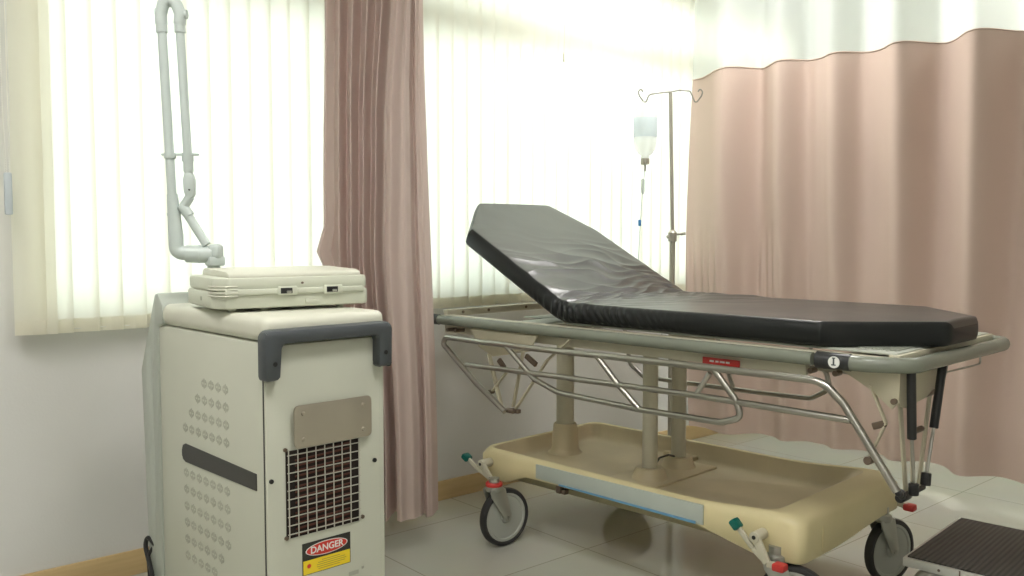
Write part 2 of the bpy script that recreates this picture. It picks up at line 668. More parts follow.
def drape(u, v):
    """u left to right, v top (0) to bottom (1)"""
    z = cz_top + (.14 - cz_top) * v
    left = -.012 - (.012 * smooth(.3, .55, v) + .028 * math.exp(-((v - .625) / .018) ** 2)) * smooth(.16, .0, u) + .05 * smooth(.62, .9, v)
    right = .326 + .046 * smooth(.2, 1, v)
    sr = .77 - .12 * smooth(.24, .47, v) - .05 * smooth(.45, .65, v)      # where the front flap begins
    if u < .62:        # narrow folds
        uu = u / .62
        s_ = sr * (uu + .012 * math.sin(2 * PI * 5 * uu + 1))
        ph = 2 * PI * 5.25 * uu ** .92 + .35 * math.sin(2.6 * v + 5 * uu)
        w = .046 * math.sin(ph) + .011 * math.sin(2.1 * ph + 1 + v) - .045 * smooth(.80, 1, uu) - .03 * (1 - uu) ** 2
    else:              # broad flap folded over the front
        uu = (u - .62) / .38
        s_ = sr - .012 * math.sin(PI * smooth(0, .12, uu)) + (1 - sr) * smooth(.03, .06, uu) * (uu - .03) / .97
        prof = [(0, -.075), (.05, .045), (.12, .058), (.42, .020), (.58, .004), (.66, -.030), (.76, .006), (.88, -.016), (1, -.08)]
        for (a, wa), (c, wc) in zip(prof, prof[1:]):
            if uu <= c:
                w = wa + (wc - wa) * smooth(a, c, uu)
                break
        w += .007 * math.sin(2 * PI * (uu * 2.2 + .35 * v)) * smooth(.1, .3, uu)
    w += .004 * noise.noise(Vector((u * 9, v * 5, 3)))
    w += .007 * math.exp(-((v - .46) / .02) ** 2) * smooth(.62, .7, u) * math.sin(u * 30)
    x = left + (right - left) * s_
    return P0 + dirr * x + nrm * w + Vector((0, 0, z))


b = MB()
b.grid(drape, 240, 60)
b.done('curtain_fabric', 'drape', t0, recalc=False)
b = MB()
b.bar((-.35, .25, 2.735), (.55, -.38, 2.735), .03, .03)
b.done('curtain_track', 'rail', t0)

# ================================================================ privacy curtain with mesh top
t1 = thing('privacy_curtain', 'dusty pink privacy curtain with a white mesh top, hanging behind the stretcher', 'curtain', (3.745, 2.885, 0))
cd = Vector((-.0713, -.99746, 0)).normalized() * -1
cd = Vector((.0713, -.99746, 0)).normalized()
cn = Vector((-.99746, -.0713, 0)).normalized()      # toward the camera side
CL = 2.9
PX = [0, .25, .39, .52, .64, .76, .90, 1.04, 1.20, 1.35, 1.52, 1.70, 1.88, 2.05, 2.24, 2.42, 2.62, 2.80, 3.0]


def phase(s):
    for i in range(len(PX) - 1):
        if s <= PX[i + 1]:
            return i + (s - PX[i]) / (PX[i + 1] - PX[i])
    return len(PX) - 1


def cur(s, z):
    v = (2.0 - z) / 1.86
    ph = PI * phase(s + .012 * math.sin(2.1 * v + s * 3))
    amp = .080 * (1 - .28 * smooth(.3, 1, v)) * (.8 + .3 * math.sin(s * 5 + 1))
    if z > 2.0:
        amp *= 1 - .3 * (z - 2)
    w = amp * math.cos(ph + PI) + .010 * math.sin(2 * ph + 1.2 * v) + .012 * math.sin(3 * s + 2 * v)
    w += .006 * noise.noise(Vector((s * 7, z * 2.2, 1)))
    w -= .07 * math.sin(PI * min(1, s / 1.6)) * v            # bellies away from the camera in the middle
    w += .05 * math.exp(-s * 6) * v
    # gathered puckers low at the left end
    w += .010 * math.exp(-((z - .95) / .16) ** 2) * math.sin(s * 120) * smooth(.75, .35, s)
    return w


def fab(u, v):
    s = u * CL
    z = 1.982 - v * 1.840 - .006 * math.sin(PI * phase(s)) * (1 - v)
    x = s - (.065 * (1 - v) + .03 * math.sin(PI * v)) * math.exp(-s * 4)
    return cd * x + cn * cur(s, z) + Vector((0, 0, z))


b = MB()
b.grid(fab, 520, 60)
b.done('curtain_fabric', 'curtain', t1, recalc=False)


def netf(u, v):
    s = u * CL
    z = 1.982 - .006 * math.sin(PI * phase(s)) * (1 - v) + v * .72
    return cd * (s - .065 * math.exp(-s * 4)) + cn * cur(s, z) + Vector((0, 0, z))


b = MB()
b.grid(netf, 400, 10)
b.done('mesh_top', 'net', t1, recalc=False)
b = MB()
hem = []
for i in range(521):
    p = fab(i / 520, 0)
    hem.append(p + Vector((0, 0, -.002)))
b.tube(hem, .0035, n=6)
b.done('top_hem', 'curtain', t1)
b = MB()
b.bar(cd * -.05 + Vector((0, 0, 2.735)), cd * CL + Vector((0, 0, 2.735)), .03, .03)
b.done('curtain_track', 'rail', t1)

# ================================================================ laser cart
lz = thing('laser_machine', 'cream medical laser cart with jointed arm, dark handle, wire grille and DANGER sticker', 'medical machine', (.87, 1.87, 0), R(2.7))
# local x = width (0 .33), y = depth (0 .64)
b = MB()
b.box((.165, .325, .50), (.33, .65, .81), .008)
b.done('body', 'dev', lz)
b = MB()
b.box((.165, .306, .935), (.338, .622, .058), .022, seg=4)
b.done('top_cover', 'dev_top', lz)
b = MB()     # rear service panel facing the room
b.box((.162, -.003, .505), (.314, .012, .79), .004)
b.done('service_panel', 'dev', lz)
b = MB()     # console at the far end, in side profile
poly = [(.560, .962), (.590, .992), (.612, .992), (.722, .770), (.700, .29), (.695, .095), (.60, .095), (.60, .90), (.56, .91)]
b.prism(poly, (.165, 0, 0), (0, 1, 0), (0, 0, 1), (1, 0, 0), .346, .008)
b.done('console', 'console', lz)
b = MB()     # side edge strip of the console
b.prism([(.640, .84), (.66, .84), (.700, .77), (.684, .29), (.68, .10), (.655, .10), (.632, .43)], (-.004, 0, 0), (0, 1, 0), (0, 0, 1), (1, 0, 0), .010, .002)
b.done('console_trim', 'console', lz)
b = MB()     # stripe recess on the side
poly = [(.045, .556), (.045, .596), (.440, .600), (.455, .594), (.462, .580), (.462, .566), (.455, .556), (.440, .551)]
b.prism(poly, (-.0005, 0, 0), (0, 1, 0), (0, 0, 1), (1, 0, 0), .003)
b.done('side_stripe', 'stripe', lz)
b = MB()     # louvre clusters pressed into the side
def cluster(y, z):
    b.box((0, y, z), (.0016, .0022, .026))
    for s in (-1, 1):
        b.box((0, y + s * .007, z + .006), (.0016, .0045, .007))
        b.box((0, y + s * .007, z - .006), (.0016, .0045, .007))
        b.box((0, y + s * .013, z), (.0016, .0018, .012))
cols = [.200 + .040 * i for i in range(7)]
for r_, (z, n) in enumerate(((.775, 4), (.731, 5), (.687, 6), (.643, 7))):
    for i in range(n):
        cluster(cols[i], z - .0)
for r_, (z, i0) in enumerate(((.522, 0), (.477, 0), (.432, 0), (.387, 0), (.342, 1), (.297, 2))):
    for i in range(i0, 7):
        cluster(cols[i], z)
tag(b.done('side_louvres', 'louver', lz), kind='stuff')
b = MB()
b.box((.3205, -.001, .505), (.0016, .004, .80))  # dark strips painting in the shade of the gaps beside the panel
b.box((.0040, -.001, .505), (.0016, .004, .80))
b.split('panel_gap_shade', 'stripe', lz)
# handle
b = MB()
U = [(-.014, .822), (-.014, .925), (-.004, .938), (.326, .938), (.336, .926), (.334, .832), (.330, .826), (.300, .826), (.294, .832), (.294, .902), (.288, .905),
     (.040, .905), (.032, .900), (.027, .830), (.022, .822)]
b.prism(U, (0, -.019, 0), (1, 0, 0), (0, 0, 1), (0, 1, 0), .042, .010)
hd = b.done('handle', 'dgrey', lz)
b = MB()
for x in (.010, .312):
    b.cyl((x, -.0415, .862), (x, -.036, .862), .0055, n=12)
b.split('handle_screw', 'black', hd)
# grille
g = bpy.data.objects.new('vent', None)
b = MB()
b.box((.153, -.0105, .548), (.200, .004, .206))
vb = b.done('vent_opening', 'inside', lz)
b = MB()
for k in range(16):
    b.box((.15, -.0135, .455 + k * .0125), (.150, .003, .0042), rot=Matrix.Rotation(R(-2), 4, 'Y'))
b.done('cooling_fins', 'copper', vb)
b = MB()
for k in range(9):
    x = .056 + k * .0240
    b.box((x, -.0185, .551), (.0022, .002, .212))
for k in range(10):
    z = .456 + k * .0207
    b.box((.153, -.0175, z), (.200, .002, .0022))
b.done('wire_grille', 'mesh', vb)
b = MB()
for x, z in ((.052, .655), (.262, .452), (.052, .447)):
    b.cyl((x, -.013, z), (x, -.008, z), .005, n=12)
b.split('panel_screw', 'bracket', lz)
b = MB()
for x, z in ((.016, .588), (.300, .588)):
    b.cyl((x, -.0125, z), (x, -.008, z), .0055, n=12)
b.split('panel_screw', 'black', lz)
# plate above grille
b = MB()
b.box((.176, -.022, .706), (.214, .006, .100), 0)
pm = MB()
pp = fillet([(.069, .656, 0), (.283, .656, 0), (.283, .757, 0), (.069, .757, 0)], .014, 5, True)
pm.prism([(p.x, p.y) for p in pp], (0, -.022, 0), (1, 0, 0), (0, 0, 1), (0, 1, 0), .005, .001)
pl = pm.done('vent_cover_plate', 'beige', lz)
b.bm.free()
b = MB()
for x in (.092, .258):
    for z in (.676, .737):
        b.lathe([(.0055, 0), (.004, .003), (0, .0035)], (x, -.0245, z), (0, -1, 0), n=12)
        b.cyl((x, -.010, z), (x, -.021, z), .003, n=8)
b.split('rivet', 'beige', pl)
# danger sticker
rot = Matrix.Rotation(R(90), 4, 'X')
st = MB().box((.1595, -.0095, .384), (.133, .0012, .077)).done('warning_sticker', 'ink', lz)
MB().box((.1595, -.0105, .3635), (.129, .0008, .033)).done('yellow_field', 'yellow', st)
e1 = [(.1595 + .058 * math.cos(a * PI / 20), .4015 + .0165 * math.sin(a * PI / 20)) for a in range(40)]
e2 = [(.1595 + .0555 * math.cos(a * PI / 20), .4015 + .0148 * math.sin(a * PI / 20)) for a in range(40)]
MB().prism(e1, (0, -.0104, 0), (1, 0, 0), (0, 0, 1), (0, 1, 0), .0006).done('oval_border', 'white', st)
MB().prism(e2, (0, -.0108, 0), (1, 0, 0), (0, 0, 1), (0, 1, 0), .0006).done('red_oval', 'red', st)
text_mesh('danger_lettering', 'DANGER', .0225, 'white', st, Matrix.Translation((.1595, -.0114, .4015)) @ rot)
b = MB()
for k, (xx, L) in enumerate(((.17, .05), (.172, .075), (.172, .082), (.17, .078), (.165, .06))):
    b.box((xx, -.0111, .3735 - k * .0050), (L, .0004, .0016))
b.done('small_print', 'faint', st)
b = MB()
sun = []
for a in range(24):
    r = .0065 if a % 2 == 0 else .0042
    sun.append((.110 + r * math.cos(a * PI / 12), .366 + r * math.sin(a * PI / 12)))
b.prism(sun, (0, -.0111, 0), (1, 0, 0), (0, 0, 1), (0, 1, 0), .0005)
b.done('laser_symbol', 'red', st)
# small print label and socket low on the panel
b = MB()
b.box((.235, -.010, .316), (.028, .001, .010))
b.box((.262, -.010, .323), (.006, .001, .006))
b.split('small_label', 'louver', lz)
MB().box((.262, -.0115, .280), (.05, .006, .03), .003).done('power_socket', 'dgrey', lz)
for o in lz.children:
    if o.name.split('.')[0] in ('service_panel', 'panel_gap_shade', 'vent_opening', 'panel_screw', 'vent_cover_plate', 'warning_sticker', 'small_label', 'power_socket'):
        o.location.x = -.009
hd.location.x = -.005
# power cord leaving the console end
b = MB()
pts = fillet([(-.004, .655, .27), (-.012, .690, .290), (-.016, .700, .262), (-.022, .64, .20), (-.035, .57, .10), (-.10, .50, .02), (-.30, .42, .008), (-.55, .45, .008)], .06, 6)
b.tube(pts, .0065, n=8)
b.tube(fillet([(-.004, .668, .262), (-.018, .675, .24), (-.02, .655, .14), (-.02, .60, .05), (-.06, .58, .008)], .04, 5), .005, n=8)
b.done('power_cord', 'black', lz)
# casters under the cart
for x in (.05, .28):
    for y in (.07, .60):
        b = MB()
        b.cyl((x, y, .085), (x, y, .105), .026, n=16)
        for s in (-1, 1):
            b.box((x + s * .016, y + .008, .062), (.003, .03, .06), .001)
        ck = b.done('caster', 'zinc', lz)
        MB().lathe([(.010, -.012), (.038, -.012), (.0405, -.009), (.0405, .009), (.038, .012), (.010, .012), (.010, -.012)], (x, y + .012, .0405), (1, 0, 0), n=28).done('wheel', 'tire', ck)
# outrigger foot showing left of the cart
b = MB()
b.box((-.045, .72, .10), (.08, .05, .022), .008)
b.bar((.02, .69, .11), (-.05, .72, .10), .03, .02, .004)
b.done('outrigger_foot', 'alu', lz)
# jointed arm, mounted behind the case
am = MB()
am.box((.097, .452, 1.082), (.045, .034, .026), .005)
am.cyl((.097, .470, .965), (.097, .460, 1.08), .017)
am.box((.099, .452, 1.108), (.034, .040, .040), .010, rot=R(-45), seg=3)
am.cyl((.038, .499, 1.102), (.094, .456, 1.100), .0235, n=24)
am.cyl((.064, .479, 1.101), (.067, .477, 1.101), .0248, n=24)
ar = am.done('articulated_arm', 'arm', lz)
b = MB()
b.tube(fillet([(.046, .494, 1.103), (.018, .516, 1.106), (.018, .517, 1.155)], .035, 8), .0195, n=18)
b.cyl((.018, .517, 1.150), (.0125, .5215, 1.262), .0195, .0140)
b.cyl((.012, .522, 1.262), (-.001, .534, 1.715), .0118, n=16)
b.cyl((.0150, .5195, 1.205), (.0146, .5198, 1.212), .0178, n=20)
b.cyl((-.0005, .5335, 1.690), (-.001, .534, 1.712), .0145, n=20)
b.done('arm_tube', 'arm', ar)
b = MB()
b.cyl((.034, .501, 1.713), (.0460, .4905, 1.310), .0112, n=16)
b.cyl((.034, .501, 1.713), (.0345, .5005, 1.69), .014, n=20)
b.cyl((.045, .4912, 1.352), (.0455, .491, 1.322), .013, n=20)
b.done('arm_tube', 'arm', ar)
b = MB()      # upper double elbow
b.tube(fillet([(-.001, .534, 1.712), (-.002, .5345, 1.738), (.004, .529, 1.768), (.017, .518, 1.774), (.029, .507, 1.766), (.036, .500, 1.738), (.034, .501, 1.712)], .012, 5), .0155, n=16)
b.cyl((-.012, .543, 1.742), (.006, .528, 1.742), .012, n=16)
b.cyl((.030, .506, 1.738), (.050, .489, 1.738), .012, n=16)
b.done('elbow_joint', 'arm', ar)
b = MB()      # lower knuckle and short diagonal tube
b.prism([(-.013, 0), (-.015, .03), (-.010, .048), (.010, .048), (.015, .03), (.014, -.01), (.004, -.022), (-.008, -.016)], (.0465, .490, 1.270), (.757, -.653, 0), (0, 0, 1), (.653, .757, 0), .024, .004)
b.cyl((.047, .489, 1.256), (.034, .501, 1.228), .0125, n=16)
b.cyl((.030, .505, 1.232), (.046, .491, 1.204), .0145, n=16)
b.cyl((.038, .498, 1.216), (.078, .461, 1.126), .0118, n=16)
b.done('elbow_joint', 'arm', ar)
b = MB()
b.bar((-.006, .540, 1.368), (.066, .471, 1.368), .012, .006, .002)
b.cyl((.010, .5235, 1.358), (.0098, .5237, 1.372), .0155, n=16)
b.cyl((.0445, .4918, 1.350), (.0440, .4922, 1.372), .0150, n=16)
b.done('spacer_clip', 'arm', ar)
b = MB()
b.cyl((.040, .474, 1.273), (.036, .4695, 1.273), .002, n=8)
b.done('set_screw', 'black', ar)

# ---------------------------------------------------------------- instrument case on the cart
ics = thing('instrument_case', 'flat ivory plastic instrument case with two latches lying on the laser cart', 'case',
            (.87 + .0, 1.87, 0), 0)
import mathutils
_m = Matrix.Translation((.87, 1.87, 0)) @ Matrix.Rotation(R(2.7), 4, 'Z') @ Matrix.Translation((-.030, .178, .9645)) @ Matrix.Rotation(R(-10), 4, 'Z')
ics.location = _m.translation
ics.rotation_euler = (0, 0, R(2.7 - 10))


def outline(x0, x1, y0, y1, c, r=.012):
    return [(p.x, p.y) for p in fillet([(x0 + c, y0, 0), (x1 - c * .35, y0, 0), (x1, y0 + c * .35, 0), (x1, y1, 0), (x0, y1, 0), (x0, y0 + c * 1.2, 0)], r, 4, True)]


ex, ey, ez = (1, 0, 0), (0, 1, 0), (0, 0, 1)
b = MB()
b.prism(outline(-.004, .396, 0, .262, .030), (0, 0, .029), ex, ey, ez, .042, .007)
for x in (.05, .13, .33):
    for y in (.04, .20):
        b.cyl((x, y, .0), (x, y, .012), .010, n=12)
b.done('lower_shell', 'case', ics)
b = MB()
b.prism(outline(0, .394, .003, .259, .030), (0, 0, .067), ex, ey, ez, .034, .007)
b.done('lid', 'case', ics)
b = MB()
b.prism([(.008, .080), (.010, .093), (.030, .0985), (.22, .102), (.238, .101), (.25, .096), (.255, .080)], (.205, 0, 0), (0, 1, 0), (0, 0, 1), (1, 0, 0), .345, .004)
b.done('lid_panel', 'dev_top', ics)
b = MB()
b.box((.20, -.003, .049), (.36, .010, .014), .004)
b.done('front_flange', 'case', ics)
b = MB()
for k in range(4):
    b.tube([(-.006, .045, .040 + k * .0078), (.004, .016, .040 + k * .0078), (.022, -.005, .040 + k * .0078), (.050, -.0085, .040 + k * .0078)], .0022, n=6)
b.split('corner_rib', 'dev_top', ics)
for x in (.170, .290):
    l = MB().box((x + .003, -.009, .050), (.050, .004, .022), .002).done('latch_plate', 'case', ics)
    MB().box((x, -.0105, .050), (.030, .003, .014), .001).done('latch_opening', 'black', l)
    MB().box((x + .006, -.0125, .047), (.012, .003, .006), .001).done('latch_tongue', 'zinc', l)
b = MB()
b.cyl((.215, -.001, .068), (.215, .004, .068), .003, n=10)
b.done('screw', 'bracket', ics)
b = MB()
b.box((.24, -.0015, .022), (.036, .004, .010), .001)
b.done('catch', 'case', ics)
b = MB()
b.box((-.004, .12, .030), (.002, .012, .010))
b.done('side_badge', 'louver', ics)

# ================================================================ stretcher
SX, SY = 2.435, 2.061
SR = R(3.7)
s = thing('hospital_stretcher', 'wheeled hospital stretcher with grey rails and a yellowed moulded base cover', 'stretcher', (SX, SY, 0), SR)
NB, FB = -.355, .440      # near and far rail centre lines (local x)
RZ = .822
# grey perimeter rail: foot U piece
b = MB()
pts = fillet([(NB, -.89, RZ), (NB, -.94, RZ), (NB + .055, -1.040, RZ), (FB - .05, -1.055, RZ), (FB, -.94, RZ), (FB, -.89, RZ)], .06, 8)
b.tube(pts, .018, n=16, rz=.0205)
b.done('foot_rail', 'railg', s)
b = MB()
b.tube([(NB, .765, RZ), (NB, 0, RZ), (NB, -.80, RZ)], .0165, n=16, rz=.0185)
b.done('side_rail', 'railg', s)
b = MB()
b.tube([(FB, .765, RZ), (FB, 0, RZ), (FB, -.80, RZ)], .0165, n=16, rz=.0185)
b.done('side_rail', 'railg', s)
for x in (NB, FB):
    j = MB().tube([(x, -.812, RZ), (x, -.905, RZ)], .0200, n=16, rz=.0225).done('rail_joint', 'joint', s)
    if x == NB:
        MB().cyl((x - .0185, -.868, RZ), (x - .0215, -.868, RZ), .0155, n=24).done('round_badge', 'white', j)
        b = MB()
        b.box((x - .0220, -.868, RZ + .002), (.001, .004, .018))
        b.box((x - .0220, -.868, RZ - .007), (.001, .012, .003))
        b.box((x - .0220, -.868, RZ + .011), (.001, .008, .003))
        b.done('badge_mark', 'dgrey', j)
    MB().tube([(x, .755, RZ), (x, .80, RZ)], .0185, n=16, rz=.0205).done('rail_end_cap', 'black', s)
# deck: cream frame with slatted plate
b = MB()
b.bar((-.318, .76, .845), (.395, .76, .845), .03, .026, .003)
b.bar((-.318, -1.0, .838), (.395, -1.0, .838), .03, .02, .003)
b.bar((-.318, .76, .826), (-.318, -1.0, .826), .022, .03, .003)
b.bar((.39, .76, .826), (.39, -1.0, .826), .022, .03, .003)
b.bar((-.30, .775, .786), (-.30, -.76, .786), .022, .036, .003)
b.bar((.37, .775, .786), (.37, -.76, .786), .022, .036, .003)
b.bar((-.30, .47, .786), (.37, .47, .786), .03, .03, .003)
b.bar((-.30, -.10, .786), (.37, -.10, .786), .03, .03, .003)
fr = b.done('deck_frame', 'cream', s)
b = MB()
for x in (-.24, -.10, .12, .30):
    b.cyl((x, .742, .846), (x, .747, .846), .006, n=10)
for y in (.70, .655):
    b.cyl((NB - .006, y, .786), (NB + .04, y, .786), .007, n=10)
b.split('bolt', 'bracket', fr)
b = MB()
b.box((.036, -.44, .8485), (.70, 1.13, .006), .002)
for k in range(9):
    b.box((.036, -.985 + k * .012 + .0, .853), (.62, .005, .004))
b.done('deck_plate', 'deck', s)
b = MB()
b.box((.036, .30, .838), (.66, .12, .006), .002)
b.box((.10, .44, .836), (.50, .10, .004), .002)
b.done('deck_plate', 'deck', s)
# backrest frame and its prop under the raised head
ca, sa = math.cos(R(27.6)), math.sin(R(27.6))
b = MB()
for x in (-.27, .34):
    b.bar((x, .10, .826), (x, .10 + .62 * ca, .826 + .62 * sa), .02, .02, .002)
b.bar((-.27, .10 + .60 * ca, .826 + .60 * sa), (.34, .10 + .60 * ca, .826 + .60 * sa), .02, .02, .002)
b.bar((-.27, .10 + .30 * ca, .826 + .30 * sa), (.34, .10 + .30 * ca, .826 + .30 * sa), .02, .02, .002)
b.cyl((.036, .52, .80), (.036, .10 + .30 * ca, .826 + .30 * sa), .012)
b.done('backrest_frame', 'cream', s)
# columns and bellows
for (x, y, r, rc, zt) in ((.075, .475, .036, .050, .39), (-.016, -.018, .0275, .054, .318), (.192, .003, .0275, .054, .318)):
    col = MB().cyl((x, y, .27), (x, y, .775), r, n=28).done('lift_column', 'cream', s)
    b = MB()
    b.lathe([(rc + .026, .268), (rc + .014, .274), (rc + .006, .288), (rc - .002, zt - .006), (rc - .006, zt), (r + .001, zt), (r + .001, zt - .02)], (x, y, 0), n=28)
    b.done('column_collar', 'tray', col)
MB().box((.09, -.03, .762), (.36, .14, .022), .004).done('column_head', 'creamd', s)
b = MB()
b.tube(fillet([(.015, -.02, .322), (.06, -.005, .335), (.11, -.01, .338), (.16, .0, .322)], .02, 5), .004, n=8)
b.done('hose', 'black', s)


# moulded base cover: lofted rounded rectangle rings
def ring(x0, x1, y0, y1, r, zf, n=14):
    pts = fillet([(x0, y0, 0), (x1, y0, 0), (x1, y1, 0), (x0, y1, 0)], r, n, True)
    # add points along sides so heights can vary
    out = []
    N = len(pts)
    for i in range(N):
        a, c = pts[i], pts[(i + 1) % N]
        k = 12 if (i + 1) % (n + 1) == 0 else 1
        for j in range(k):
            p = a.lerp(c, j / k)
            out.append(Vector((p.x, p.y, zf(p.x, p.y))))
    return out


def zb(x, y):      # lower edge: arched between the casters
    e = smooth(.33, .42, y) + smooth(-.44, -.54, y)
    e2 = smooth(-.60, -.74, y) * .02 * smooth(-.1, .3, x)
    return .261 - .041 * min(1, e) + e2


def zr(x, y):      # rim height
    return .334 + .022 * smooth(-.35, -.70, y) + .012 * smooth(.2, .55, y) * 0


bx0, bx1, by0, by1 = -.290, .405, -.745, .600
rings = [
    ring(bx0 + .02, bx1 - .02, by0 + .02, by1 - .02, .06, lambda x, y: zb(x, y) + .012),
    ring(bx0 + .004, bx1 - .004, by0 + .004, by1 - .004, .045, zb),
    ring(bx0, bx1, by0, by1, .045, lambda x, y: zb(x, y) + .004),
    ring(bx0, bx1, by0, by1, .05, lambda x, y: zr(x, y) - .028),
    ring(bx0 + .004, bx1 - .004, by0 + .006, by1 - .004, .07, lambda x, y: zr(x, y) - .012),
    ring(bx0 + .013, bx1 - .013, by0 + .025, by1 - .013, .07, lambda x, y: zr(x, y) - .002),
    ring(bx0 + .022, bx1 - .022, by0 + .060, by1 - .022, .065, lambda x, y: zr(x, y) + .001),
    ring(bx0 + .030, bx1 - .030, by0 + .100, by1 - .030, .06, lambda x, y: zr(x, y) - .003),
    ring(bx0 + .036, bx1 - .036, by0 + .130, by1 - .036, .06, lambda x, y: zr(x, y) - .018),
    ring(bx0 + .044, bx1 - .044, by0 + .190, by1 - .044, .055, lambda x, y: .282),
    ring(bx0 + .060, bx1 - .060, by0 + .230, by1 - .060, .05, lambda x, y: .270),
]
b = MB()
vr = [[b.bm.verts.new(p) for p in r_] for r_ in rings]
for A, B in zip(vr[:8], vr[1:8]):
    n = len(A)
    for i in range(n):
        b.bm.faces.new((A[i], A[(i + 1) % n], B[(i + 1) % n], B[i]))
b.bm.faces.new(vr[0][::-1])
for r_ in vr[8:]:
    for v_ in r_:
        b.bm.verts.remove(v_)
base = b.done('base_cover', 'base', s, ang=60, recalc=False)
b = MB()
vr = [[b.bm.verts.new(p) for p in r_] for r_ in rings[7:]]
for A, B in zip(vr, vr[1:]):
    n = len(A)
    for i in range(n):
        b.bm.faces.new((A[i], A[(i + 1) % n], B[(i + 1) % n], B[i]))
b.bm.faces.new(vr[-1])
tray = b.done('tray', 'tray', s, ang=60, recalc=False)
# low ridges and blocks inside the tray
b = MB()
b.box((.23, .16, .282), (.035, .04, .036), .006)
b.box((.26, .10, .286), (.025, .028, .044), .005)
b.box((-.20, .30, .280), (.03, .03, .03), .005)
b.box((.08, -.005, .2735), (.42, .20, .010), .004)
b.box((.30, .03, .277), (.10, .02, .018), .004)
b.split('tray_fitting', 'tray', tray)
# seam strip on the foot end of the cover
b = MB()
b.box((-.16, -.7462, .272), (.004, .003, .075), .001)
b.done('cover_seam', 'base', base)
# pale panel along the near side
pn = MB().prism([(.285, .270), (.285, .322), (-.425, .328), (-.425, .266)], (-.2925, 0, 0), (0, 1, 0), (0, 0, 1), (1, 0, 0), .006, .001).done('side_panel', 'panel', s)
MB().prism([(.17, .2665), (.17, .272), (-.40, .2725), (-.40, .2645)], (-.2965, 0, 0), (0, 1, 0), (0, 0, 1), (1, 0, 0), .003).done('blue_strip', 'blue', pn)
b = MB()
b.box((-.27, .185, .248), (.03, .022, .03), .002)
b.box((-.275, .160, .242), (.02, .018, .016), .002)
b.split('latch_bracket', 'bracket', pn)
# chassis under the cover
b = MB()
b.bar((-.24, .52, .246), (.36, .52, .246), .05, .03, .004)
b.bar((-.24, -.66, .262), (.36, -.66, .262), .05, .03, .004)
b.bar((.055, .52, .254), (.055, -.66, .254), .08, .010, .003)
b.done('chassis', 'creamd', s)


def caster(px, py, wx, wy, red_ring=True):
    """king pin at px,py; wheel centre at wx,wy"""
    WR = .1075
    d = Vector((wx - px, wy - py, 0))
    if d.length < .01:
        d = Vector((1, 0, 0))
    d.normalize()
    nx = Vector((-d.y, d.x, 0))
    b = MB()
    P = Vector((px, py, 0))
    b.cyl(P + Vector((0, 0, .236)), P + Vector((0, 0, .262)), .020, n=20)
    b.lathe([(.030, .214), (.033, .222), (.030, .236), (.018, .240)], P, n=20)
    W = Vector((wx, wy, WR))
    for sg in (-1, 1):
        o = P + nx * .023 * sg
        # fork cheek in plane of d and z
        q = (W - P).dot(d)
        b.prism([(-.034, .222), (.034, .222), (q + .016, WR + .012), (q + .012, WR - .012), (q - .012, WR - .010), (-.028, .195)],
                o, d, (0, 0, 1), nx, .004, .001)
    b.box(P + Vector((0, 0, .222)), (.058, .050, .006), .002, rot=math.atan2(d.y, d.x))
    b.cyl(W - nx * .028, W + nx * .028, .007, n=12)
    f = b.done('caster', 'zinc', s)
    MB().lathe([(.088, -.011), (.096, -.0155), (.1035, -.0145), (.1075, -.006), (.1075, .006), (.1035, .0145), (.096, .0155), (.088, .011), (.088, -.011)], W, nx, n=48).done('tyre', 'tire', f)
    MB().lathe([(.014, -.018), (.018, -.016), (.022, -.009), (.078, -.009), (.082, -.013), (.090, -.013), (.090, .013), (.082, .013), (.078, .009), (.022, .009), (.018, .016), (.014, .018)], W, nx, n=40).done('wheel_disc', 'wheel', f)
    if red_ring:
        MB().lathe([(.0300, .230), (.0315, .234), (.0315, .242), (.028, .246), (.021, .246)], P, n=24).done('red_ring', 'redp', f)
    return f


caster(-.378, .418, -.331, .413)
caster(.320, .44, .345, .365, False)
caster(-.285, -.665, -.270, -.720, False)
caster(.300, -.726, .338, -.737, False)


def pedal(x, green, elbow, piv, low, redp):
    """foot lever beside a caster; points are (y, z)"""
    b = MB()
    for p, q in ((green, elbow), (elbow, low)):
        b.bar((x, p[0], p[1]), (x, q[0], q[1]), .016, .010, .003, up=(1, 0, 0))
    b.cyl((x - .010, piv[0], piv[1]), (x + .045, piv[0], piv[1]), .016, n=20, bev=.002)
    b.bar((x, piv[0], piv[1]), (x, low[0], low[1]), .026, .012, .004, up=(1, 0, 0))
    if redp:
        b.bar((x, low[0], low[1]), (x, redp[0], redp[1]), .020, .010, .003, up=(1, 0, 0))
    o = b.done('brake_lever', 'cream', s)
    b = MB()
    b.cyl((x - .012, piv[0], piv[1]), (x - .009, piv[0], piv[1]), .006, n=10)
    b.done('lever_bolt', 'black', o)
    b = MB()
    d = Vector((0, green[0] - elbow[0], green[1] - elbow[1])).normalized()
    b.bar(Vector((x, *green)) - d * .010, Vector((x, *green)) + d * .022, .034, .022, .006)
    b.done('green_pad', 'green', o)
    if redp:
        MB().box((x, redp[0], redp[1]), (.036, .036, .022), .006).done('red_pad', 'redp', o)


pedal(-.335, (.612, .292), (.555, .262), (.530, .285), (.485, .238), None)
pedal(-.335, (-.568, .308), (-.62, .255), (-.628, .290), (-.665, .222), (-.705, .222))
pedal(.440, (.612, .292), (.555, .262), (.530, .285), (.485, .238), None)
pedal(.385, (-.60, .300), (-.65, .270), (-.69, .280), (-.735, .258), (-.782, .252))


